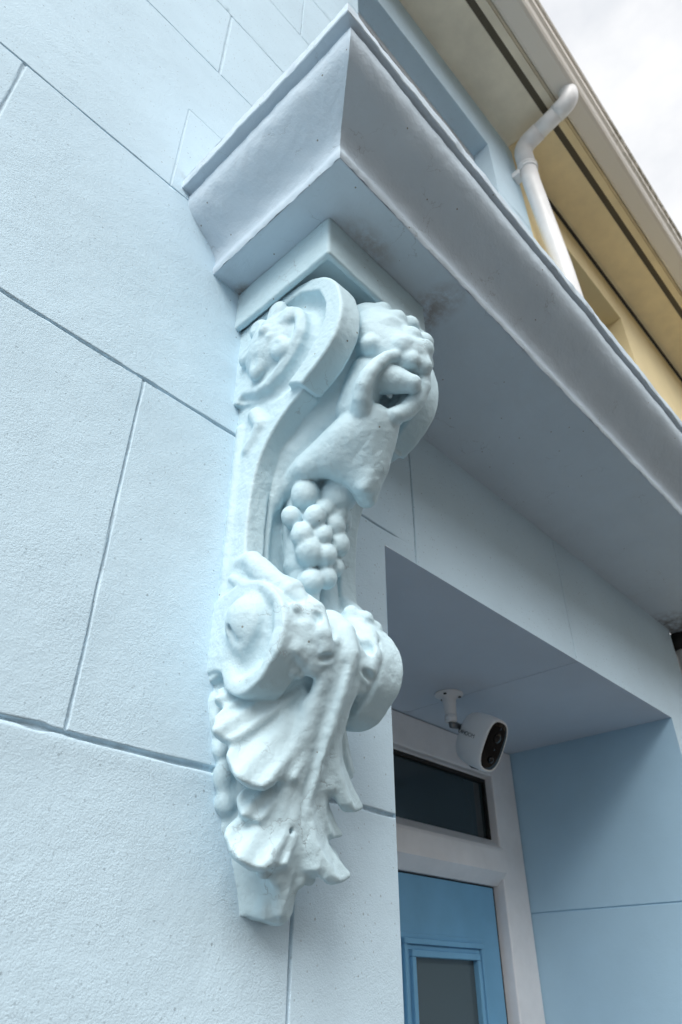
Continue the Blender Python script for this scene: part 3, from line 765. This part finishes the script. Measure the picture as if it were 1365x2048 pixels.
# --- rosettes in the volutes
ros = Group('rosette')
ros.ell((-.142, .120, 1.242), (.096, .082, .054), (0, .42, .9), (1, 0, 0), k=.01, mirror=True)
PET = [(.178, 1.272, (0, .8, .6)), (.166, 1.190, (0, .55, -.85)), (.098, 1.180, (0, -.4, -.9)), (.058, 1.245, (0, -1, .1)), (.085, 1.312, (0, -.5, .85)), (.145, 1.320, (0, .3, 1))]
for v, z, l in PET:
    ros.ell((-.168, v, z), (.036, .028, .018), l, (-1, .0, 0), k=.005, mirror=True)
    c_ = np.array((0, v, z)) + np.array(l) * .004
    ros.ell((-.196, c_[1], c_[2]), (.025, .017, .013), l, (-1, .0, 0), k=.005, sub=True, mirror=True)
ros.chain([(-.188, .135, 1.250, .017)], k=.006, mirror=True)
for v, z in ((.110, 1.222), (.104, 1.268), (.128, 1.285), (.148, 1.225)): ros.chain([(-.184, v, z, .010)], k=.006, mirror=True)
MO = 0.0
# --- flower head at the top centre: lobed mass with curled bumps
fl_ = Group('flower_head')
fl_.ell((.0, .318, 1.215), (.115, .082, .075), (0, .28, -1), (0, 1, .3), k=.01)
fl_.chain([(-.02, .29, 1.31, .040), (.02, .29, 1.31, .040)], k=.03)
fl_.ell((.014, .375, 1.140), (.050, .055, .050), (0, .3, -1), (0, 1, .3), k=.03)
for u, v, z, r in [(-.012, .335, 1.312, .024), (.018, .338, 1.308, .022), (.046, .355, 1.292, .024), (-.045, .315, 1.285, .026), (-.056, .325, 1.211, .026), (-.034, .366, 1.215, .026), (-.008, .370, 1.255, .026), (.026, .382, 1.258, .024),
                   (.058, .375, 1.246, .026), (.048, .398, 1.205, .026), (.010, .392, 1.195, .028), (.030, .412, 1.160, .024), (-.062, .335, 1.155, .026), (-.020, .392, 1.145, .026), (.028, .404, 1.112, .024), (.056, .392, 1.150, .022), (-.004, .400, 1.108, .020)]:
    fl_.chain([(u, v, z, r * .92)], k=.009)
fl_.ell((-.040, .345, 1.180), (.03, .012, .02), (.2, .2, 1), (0, 1, 0), k=.008, sub=True)
# --- strap loop and the bud it holds
lo_ = Group('strap')
RL = [(.000, .388, 1.130, .014), (-.026, .380, 1.120, .014), (-.050, .370, 1.102, .014), (-.068, .358, 1.077, .015), (-.079, .345, 1.050, .016), (-.079, .330, 1.026, .018), (-.068, .315, 1.008, .020), (-.050, .298, .995, .022)]
for t_, dr in ((.024, 0), (.048, .003), (.075, .008)):
    lo_.chain([(u + t_ * .75, v - t_ * .58, z + t_ * .30, r + dr) for u, v, z, r in RL[1:]], k=.016)
lo_.ell((-.010, .372, 1.060), (.046, .040, .040), (.1, .1, 1), (-.15, 1, -.3), k=.006, sub=True)
lo_.chain(RL, k=.010)
RR = [(.042, .395, 1.105, .016), (.045, .388, 1.075, .018), (.043, .370, 1.045, .020), (.030, .350, 1.018, .020), (.006, .335, .997, .018)]
for dv in (0, .03, .06): lo_.chain([(u, v - dv, z, r) for u, v, z, r in RR], k=.008)
lo_.chain([(-.035, .300, 1.118, .036), (-.044, .280, 1.075, .030), (-.040, .258, 1.030, .030)], k=.035)
lo_.chain([(-.02, .275, 1.10, .030), (.03, .27, 1.08, .035)], k=.02)
bd = Group('bud')
bd.chain([(-.028, .335, 1.086, .038), (.010, .386, 1.060, .021)], k=0)
# --- hanging husk below the loop
hu = Group('husk')
hu.extr([(.14, 1.02), (.20, 1.05), (.27, 1.045), (.322, 1.020), (.338, 1.000, 1), (.322, .968), (.296, .925), (.270, .880), (.250, .850), (.225, .862), (.19, .91)], .0, .034, .014, k=.014)
hu.chain([(-.022, .308, 1.002, .022), (-.042, .250, .972, .026), (-.054, .192, .940, .025), (-.060, .150, .922, .018)], k=.03)
hu.chain([(-.020, .25, 1.000, .036), (-.036, .175, .950, .032), (-.048, .115, .925, .028), (-.055, .07, .905, .024)], k=.04)
hu.chain([(.03, .23, .99, .05), (.04, .15, .94, .05)], k=.03)
hu.chain([(-.012, .300, .985, .022), (-.026, .250, .955, .026), (-.034, .208, .938, .022)], k=.03)
hu.chain([(.022, .300, .990, .020), (.036, .265, .935, .024), (.046, .232, .892, .022), (.050, .216, .868, .015)], k=.03)
hu.chain([(-.058, .160, .922, .016), (-.034, .200, .926, .022), (-.008, .226, .912, .023), (.020, .236, .888, .021), (.048, .226, .866, .016)], k=.025)
hu.chain([(-.012, .280, .968, .024), (.004, .262, .935, .025), (.012, .246, .905, .020)], k=.03)
hu.ell((-.014, .252, .950), (.078, .052, .030), (-.012, -.11, -.095), (-.35, .75, -.5), k=.03)
hu.chain([(-.060, .162, .914, .009), (-.034, .212, .918, .012), (-.008, .238, .902, .012), (.022, .246, .878, .011), (.050, .232, .856, .009)], k=.008)
hu.chain([(-.030, .275, .968, .005), (-.040, .238, .945, .006)], k=.010, sub=True)
hu.chain([(.010, .302, .955, .005), (.020, .268, .905, .006)], k=.010, sub=True)
hu.chain([(-.034, .262, .962, .009), (-.020, .262, .950, .009)], k=.010)
hu.chain([(.018, .292, .940, .011), (.026, .272, .905, .013)], k=.012)
hu.chain([(-.014, .296, .965, .010), (-.008, .272, .930, .013), (-.004, .250, .905, .010)], k=.016)
hu.chain([(-.046, .240, .958, .010), (-.052, .208, .938, .012)], k=.016)
hu.chain([(.026, .300, .960, .010), (.036, .272, .910, .014), (.040, .25, .882, .012)], k=.016)
# --- fruit and grapes
gr = Group('grape_cluster')
gr.chain([(.006, .095, .92, .054), (.010, .090, .82, .056), (.010, .086, .74, .048), (.008, .082, .67, .024), (.004, .06, .60, .014)], k=.01)
gr.chain([(-.016, .05, .66, .009), (-.018, .05, .56, .008)], k=.008); gr.chain([(.046, .05, .69, .008), (.048, .05, .56, .008)], k=.008)
for g in [(.022, .166, .888, .041), (-.038, .128, .930, .028), (-.040, .128, .875, .031), (-.030, .148, .814, .024), (-.042, .125, .775, .025), (-.009, .150, .778, .021), (.019, .155, .814, .024), (.050, .150, .850, .021), (.037, .150, .778, .025), (-.024, .128, .740, .028), (.007, .142, .742, .025), (.045, .130, .735, .022), (.022, .132, .700, .022),
          (.066, .130, .812, .019), (.078, .120, .862, .024), (.085, .11, .915, .022), (-.008, .118, .684, .026), (.028, .158, .845, .024), (-.006, .152, .842, .021), (.060, .115, .76, .02), (-.055, .105, .82, .022), (.004, .108, .655, .018)]:
    jl = random.Random(int(g[0] * 1e4) + int(g[2] * 1e4)); gr.ell(g[:3], (g[3] * 1.14, g[3] * .97, g[3]), (jl.uniform(-.6, .6), jl.uniform(-.2, .5), -1), (0, 1, .2), k=.007)
gr.chain([(-.020, .10, .68, .010), (-.022, .075, .60, .008)], k=.01); gr.chain([(.026, .10, .69, .010), (.028, .07, .60, .009)], k=.01)
# --- lower volutes and roll
lv = Group('lower_volute')
low = [(-.03, .62, 1), (.05, .640), (.115, .632), (.160, .604), (.192, .558), (.200, .515), (.188, .475), (.160, .446), (.132, .425), (.092, .420), (.058, .440), (.034, .478), (-.03, .485, 1)]
lv.extr(low, -.147, -.082, .006, k=.006)
lv.extr([(a + (.022 if 2 <= i <= 9 else 0), *b) for i, (a, *b) in enumerate(low)], .076, .148, .012, k=.006)
lv.extr([(-.03, .58, 1), (.05, .590), (.11, .592), (.155, .574), (.180, .545), (.183, .505), (.165, .468), (.13, .44), (.09, .432), (.05, .45), (-.03, .47, 1)], -.09, .09, .008, k=.02)
lv.chain([(-.158, .130, .596, .014), (-.156, .150, .560, .020), (-.155, .147, .518, .026), (-.154, .126, .483, .030), (-.155, .095, .470, .025), (-.158, .070, .490, .014)], k=.010, sub=True, mirror=True)
lv.ell((-.140, .094, .556), (.052, .042, .026), (0, .35, 1), (-1, 0, 0), k=.012, mirror=True)
lv.ell((-.152, .085, .565), (.034, .03, .018), (0, .5, 1), (-1, 0, 0), k=.012, mirror=True)
lv.chain([(-.160, .075, .545, .006), (-.160, .082, .520, .007), (-.160, .10, .508, .006)], k=.008, sub=True, mirror=True)
# --- acanthus leaf: curls over the roll and hangs down the wall
lf = Group('acanthus_leaf')
zk = np.array([.085, .105, .144, .201, .274, .349, .427, .47, .52]); mk = np.array([.045, .060, .078, .086, .106, .142, .178, .188, .18])
wk = np.array([.02, .03, .040, .062, .090, .110, .122, .128, .130])
def leaf_fn(u, v, z):
    m = np.interp(z, zk, mk); w = np.interp(z, zk, wk)
    a = np.clip(np.abs(u) / w, 0, 2)
    h = m * (1.10 / (1 + (a * 1.55) ** 1.7) - .10 - .26 * a ** 3) - .004 * a
    h = h + .0032 * np.cos((np.arctan2(np.abs(u) + .02, z - .05) * 34)) * np.clip(a * 2, 0, 1) * np.clip(1.3 - a, 0, 1)
    return np.maximum((v - h) * .62, np.maximum(.112 - z, z - .50))
lf.put((-.16, -.03, .09), (.16, .25, .50), leaf_fn, 0)
def rib(pts, k=.014, **kw): lf.chain(pts, k=k, **kw)
def tongue(p0, p1, w, th, nrm, curl=.02, cup=.25, taper=(.35, .85, 1.0, .70), rnd=.009, k=.012, bend=0.0):
    """leaf tongue from p0 to its blunt tip p1: widens, cups across, curls outward along nrm at the tip"""
    for s in (1, -1):
        a0 = np.array((p0[0] * s, p0[1], p0[2])); b0 = np.array((p1[0] * s, p1[1], p1[2])); n = np.array((nrm[0] * s, nrm[1], nrm[2]), float)
        l = b0 - a0; L = np.linalg.norm(l); l /= L; n -= l * (n @ l); n /= np.linalg.norm(n); wv = np.cross(l, n)
        def fn(u, v, z):
            a = ((u - a0[0]) * l[0] + (v - a0[1]) * l[1] + (z - a0[2]) * l[2]) / L
            b = (u - a0[0]) * wv[0] + (v - a0[1]) * wv[1] + (z - a0[2]) * wv[2]
            t = (u - a0[0]) * n[0] + (v - a0[1]) * n[1] + (z - a0[2]) * n[2]
            ac = np.clip(a, 0, 1.1); wa = np.interp(ac, (0, .45, .8, 1.0), taper) * w
            b = b - bend * np.sin(ac * np.pi)
            t = t - curl * ac ** 2.2 + cup * b * b / w - .0038 * np.cos(b / w * 6.6) * ac
            q0 = np.abs(a - .5) * L - (L / 2 - rnd); q1 = np.abs(b) - (wa - rnd); q2 = np.abs(t) - (th - rnd)
            q1 = np.maximum(q1, q0 * 1.0 + q1 * .8 + .012)         # rounded outline at the tip
            return .8 * (np.sqrt(np.maximum(q0, 0) ** 2 + np.maximum(q1, 0) ** 2 + np.maximum(q2, 0) ** 2) + np.minimum(np.maximum(np.maximum(q0, q1), q2), 0) - rnd)
        m = w * 1.1 + curl + th
        lf.put(np.minimum(a0, b0) - m, np.maximum(a0, b0) + m, fn, k)
# midrib sheet over the roll and down the wall, with fine ribs
lf.extr([(.04, .590), (.12, .610), (.176, .598), (.210, .556), (.220, .510), (.202, .455), (.176, .41), (.148, .355), (.120, .30), (.098, .24), (.086, .18), (.06, .16), (.06, .30), (.10, .42), (.14, .52), (.10, .58), (.04, .60)], -.022, .022, .012, k=.020)
rib([(0, .170, .590, .012), (0, .206, .552, .014), (0, .216, .505, .014), (.001, .196, .445, .012), (.003, .154, .362, .010), (.002, .104, .255, .009), (0, .088, .20, .010)], k=.014)
rib([(-.028, .178, .560, .018), (-.036, .200, .520, .017), (-.036, .184, .462, .014), (-.030, .144, .38, .010), (-.022, .108, .30, .008)], k=.016, mirror=True)
lf.chain([(-.016, .216, .48, .003), (-.018, .180, .40, .004), (-.012, .142, .32, .003), (-.012, .112, .26, .003)], k=.012, sub=True)
lf.chain([(.012, .217, .46, .003), (.016, .180, .40, .003), (.010, .146, .33, .003)], k=.012, sub=True)
# lobes curling over the roll, with drilled eyes
rib([(-.060, .10, .605, .020), (-.070, .158, .595, .022), (-.072, .192, .565, .024), (-.066, .202, .522, .025), (-.056, .200, .490, .020)], mirror=True)
rib([(-.094, .16, .590, .015), (-.092, .190, .545, .015), (-.086, .192, .505, .015), (-.078, .182, .478, .015), (-.06, .182, .468, .014)], mirror=True)
lf.ell((-.046, .216, .535), (.020, .012, .013), (.35, .1, 1), (0, 1, .2), k=.006, sub=True, mirror=True)
lf.ell((-.084, .212, .545), (.012, .012, .012), (0, .1, 1), (0, 1, .2), k=.006, sub=True, mirror=True)
lf.ell((-.058, .214, .478), (.022, .008, .012), (1, -.1, .5), (0, 1, -.3), k=.008, sub=True, mirror=True)
# ears standing on top of the lower volutes
rib([(-.128, .050, .700, .016), (-.128, .082, .690, .022), (-.126, .108, .660, .025), (-.122, .137, .630, .022), (-.110, .168, .606, .018)], k=.016, mirror=True)
rib([(-.135, .036, .668, .010), (-.138, .066, .645, .010), (-.135, .10, .630, .009)], k=.008, mirror=True)
lf.chain([(-.156, .054, .690, .007), (-.156, .078, .668, .011), (-.154, .056, .645, .008)], k=.008, sub=True, mirror=True)
rib([(-.098, .09, .650, .016), (-.090, .125, .632, .019), (-.076, .15, .610, .018)], mirror=True)
rib([(-.050, .09, .615, .014), (-.050, .12, .612, .017)], k=.01, mirror=True)
rib([(-.105, .14, .635, .014), (-.092, .165, .618, .016)], k=.01, mirror=True)
for a_ in ((.070, .155, .628, .018), (.088, .175, .618, .016), (.104, .150, .628, .018), (.118, .175, .606, .014), (.055, .120, .628, .014)): lf.chain([a_], k=.010)
# hanging lobes
NL = (-.50, .80, .30)
# folds running down beside the midrib
rib([(-.036, .150, .415, .014), (-.042, .118, .335, .016), (-.040, .096, .268, .016), (-.046, .080, .200, .016), (-.050, .072, .168, .012)], k=.020, mirror=True)
rib([(-.060, .120, .400, .010), (-.070, .098, .340, .014), (-.074, .086, .300, .012)], k=.016, mirror=True)
rib([(-.018, .122, .340, .010), (-.020, .098, .270, .012), (-.024, .086, .205, .013), (-.026, .076, .160, .010)], k=.014, mirror=True)
# hollows cut under the lobe tips before the lobes are laid over them
for c, r, l, n in [((-.096, .060, .258), (.046, .026, .022), (1, .35, .1), (-.4, 1, -.3)), ((-.086, .046, .140), (.044, .024, .020), (1, .35, .1), (-.4, 1, -.3)),
                   ((-.112, .040, .318), (.026, .018, .014), (1, .3, .2), (-.4, 1, -.3)), ((-.074, .052, .214), (.028, .018, .014), (1, .4, .1), (-.4, 1, -.3)), ((-.118, .022, .378), (.022, .014, .012), (1, .3, .3), (-.5, 1, 0))]:
    lf.ell(c, r, l, n, k=.010, sub=True, mirror=True)
tongue((-.06, .10, .478), (-.138, .024, .414), .027, .012, (-.5, .75, .5), curl=.014, k=.010)
tongue((-.03, .15, .462), (-.146, .046, .350), .036, .012, (-.5, .75, .45), curl=.022, bend=-.010, k=.010)
tongue((-.015, .144, .430), (-.112, .072, .280), .048, .013, NL, curl=.038, cup=.20, bend=-.008, k=.010)
tongue((-.012, .128, .395), (-.052, .098, .290), .024, .012, NL, curl=.016, cup=.2, k=.016)
tongue((-.005, .115, .345), (-.092, .060, .230), .031, .012, NL, curl=.026, bend=-.006, k=.010)
tongue((.0, .100, .295), (-.094, .060, .164), .046, .013, NL, curl=.038, cup=.20, bend=-.008, k=.010)
tongue((-.008, .092, .260), (-.046, .080, .164), .024, .012, NL, curl=.014, cup=.2, k=.014)
# rough plaster where the leaf meets the wall, and relief on the roll
rnd_ = random.Random(5)
for i in range(46):
    zz = rnd_.uniform(.22, .50); ww = float(np.interp(zz, zk, wk)) + rnd_.uniform(-.030, .004)
    lf.chain([(-ww, rnd_.uniform(-.002, .018), zz, rnd_.uniform(.002, .008))], k=.020, mirror=True)
for i in range(46):
    a = rnd_.uniform(-1.0, 1.9); uu = -rnd_.uniform(.066, .122); rr = .080 + (.006 if uu > -.12 else .0)
    lf.chain([(uu, .112 + math.cos(a) * rr, .530 + math.sin(a) * rr * 1.05, rnd_.uniform(.006, .012))], k=.012, mirror=True)
for i in range(7):
    uu = -.070 - i * .007; lf.chain([(uu, .196 - .002 * i, .560 - .004 * i + rnd_.uniform(-.02, .02), .010), (uu - .004, .186, .490 + rnd_.uniform(-.015, .015), .009)], k=.012, mirror=True)
# undercuts and drilled holes between the lobes
for c, r, l in [] and [((-.104, .022, .248), (.030, .012, .016), (-.7, -.2, -.4)), ((-.080, .02, .142), (.030, .012, .016), (-.8, -.2, -.4))]:
    lf.ell(c, r, l, NL, k=.008, sub=True, mirror=True)
for p in [(-.098, .030, .222, .0075), (-.034, .118, .318, .005), (-.028, .090, .206, .0055), (-.036, .140, .385, .005)]:
    lf.chain([(p[0], p[1] - .008, p[2], p[3]), (p[0] + .003, p[1] + .012, p[2] + .020, p[3] * .7)], k=.010, sub=True, mirror=True)
# blunt tip
lf.ell((.014, .026, .160), (.056, .026, .034), (.16, .12, 1), (-.25, 1, 0), k=.012, box=.014)
lf.chain([(.0, .050, .195, .036), (.012, .044, .155, .030), (.024, .034, .124, .022)], k=.012)
lf.chain([(-.016, .080, .20, .014), (-.012, .070, .155, .010), (.004, .058, .122, .008)], k=.012)

# --- blend the carvings together under one skin of paint and split it again by part
names = list(groups)
full = None
for n in names:
    full = groups[n].f.copy() if full is None else smin(full, groups[n].f, .0045)
full = np.maximum(full, (-.015 - V)[None, :, None])
label = np.zeros(SHAPE, np.uint8); best = groups[names[0]].f.copy()
for i, n in enumerate(names[1:], 1):
    m = groups[n].f < best; label[m] = i; best[m] = groups[n].f[m]
del best
def surface_nets(F, origin, h):
    ins = F < 0
    c = [ins[a:F.shape[0] - 1 + a, b:F.shape[1] - 1 + b, d:F.shape[2] - 1 + d] for a in (0, 1) for b in (0, 1) for d in (0, 1)]
    s = sum(x.astype(np.uint8) for x in c); act = (s > 0) & (s < 8)
    I, J, K = np.nonzero(act); idx = np.full(act.shape, -1, np.int32); idx[I, J, K] = np.arange(len(I))
    off = np.array([(a, b, d) for a in (0, 1) for b in (0, 1) for d in (0, 1)])
    val = np.stack([F[I + o[0], J + o[1], K + o[2]] for o in off], 1)
    acc = np.zeros((len(I), 3)); cnt = np.zeros(len(I))
    for i in range(8):
        for j in range(i + 1, 8):
            if np.abs(off[i] - off[j]).sum() != 1: continue
            x = (val[:, i] < 0) != (val[:, j] < 0)
            t = np.where(x, val[:, i] / np.where(x, val[:, i] - val[:, j], 1), 0)[:, None]
            acc += np.where(x[:, None], off[i] + (off[j] - off[i]) * t, 0); cnt += x
    P = np.stack([I, J, K], 1) + acc / cnt[:, None]
    quads = []
    for ax in range(3):
        o1, o2 = [a for a in range(3) if a != ax]
        A = [slice(None)] * 3; B = [slice(None)] * 3; A[ax] = slice(0, -1); B[ax] = slice(1, None)
        x = ins[tuple(A)] != ins[tuple(B)]
        g = np.stack(np.nonzero(x), 1)
        g = g[(g[:, o1] > 0) & (g[:, o2] > 0) & (g[:, o1] < F.shape[o1] - 1) & (g[:, o2] < F.shape[o2] - 1)]
        def cell(d1, d2):
            q = g.copy(); q[:, o1] += d1; q[:, o2] += d2
            return idx[q[:, 0], q[:, 1], q[:, 2]]
        qd = np.stack([cell(-1, -1), cell(0, -1), cell(0, 0), cell(-1, 0)], 1)
        flip = ins[g[:, 0], g[:, 1], g[:, 2]]
        if ax == 1: flip = ~flip
        qd[~flip] = qd[~flip][:, ::-1]
        quads.append(qd)
    return P, np.concatenate(quads)
pts, quads = surface_nets(full, None, H)
quads = quads[(quads >= 0).all(1)]
# normals from the field
G = np.gradient(full, H)
def tri(Fd, p):
    i = np.clip(np.floor(p).astype(int), 0, np.array(SHAPE) - 2); t = p - i; r = 0
    for a in (0, 1):
        for b in (0, 1):
            for d in (0, 1):
                w = (t[:, 0] if a else 1 - t[:, 0]) * (t[:, 1] if b else 1 - t[:, 1]) * (t[:, 2] if d else 1 - t[:, 2])
                r = r + w * Fd[i[:, 0] + a, i[:, 1] + b, i[:, 2] + d]
    return r
nrm = np.stack([tri(g, pts) for g in G], 1); nrm /= np.linalg.norm(nrm, axis=1)[:, None] + 1e-9
pos = pts * H + np.array([U[0], V[0], Z[0]])
# (u, v, z) -> metres; v points out of the wall, i.e. -y
CU = .86
wp = np.stack([(pos[:, 0] + CU) * S, -pos[:, 1] * S, EYE + pos[:, 2] * S], 1)
wn_ = np.stack([nrm[:, 0], -nrm[:, 1], nrm[:, 2]], 1)
# thick old paint: low, uneven relief along the normal
lump = np.array([mnoise.noise(Vector(p) * 38) * .0009 + mnoise.noise(Vector(p) * 120) * .0005 for p in wp])
wp += wn_ * lump[:, None]
fc_ = pts[quads].mean(1); li = np.clip(np.round(fc_).astype(int), 0, np.array(SHAPE) - 1)
flab = label[li[:, 0], li[:, 1], li[:, 2]]
side_ = fc_[:, 0] * H + U[0]
corb = thing('corbel', 'ornate carved console bracket with scrolls, grapes and acanthus leaf under the ledge corner', 'corbel', (CU * S, 0, EYE + .11 * S))
def part(name, sel):
    q = quads[sel]
    if not len(q): return None
    used, inv = np.unique(q, return_inverse=True)
    me = bpy.data.meshes.new(name)
    me.from_pydata([tuple(p) for p in wp[used]], [], [tuple(f) for f in inv.reshape(-1, 4)]); me.update()
    me.materials.append(M['corbel'])
    me.polygons.foreach_set('use_smooth', np.ones(len(me.polygons), bool))
    o = bpy.data.objects.new(name, me); link(o, corb); o.matrix_parent_inverse = Matrix.Translation(-corb.location)
    return o
for i, n in enumerate(names):
    if n in ('side_scroll', 'rosette', 'lower_volute'):
        part(n, (flab == i) & (side_ < 0)); part(n, (flab == i) & (side_ >= 0))
    else: part(n, flab == i)
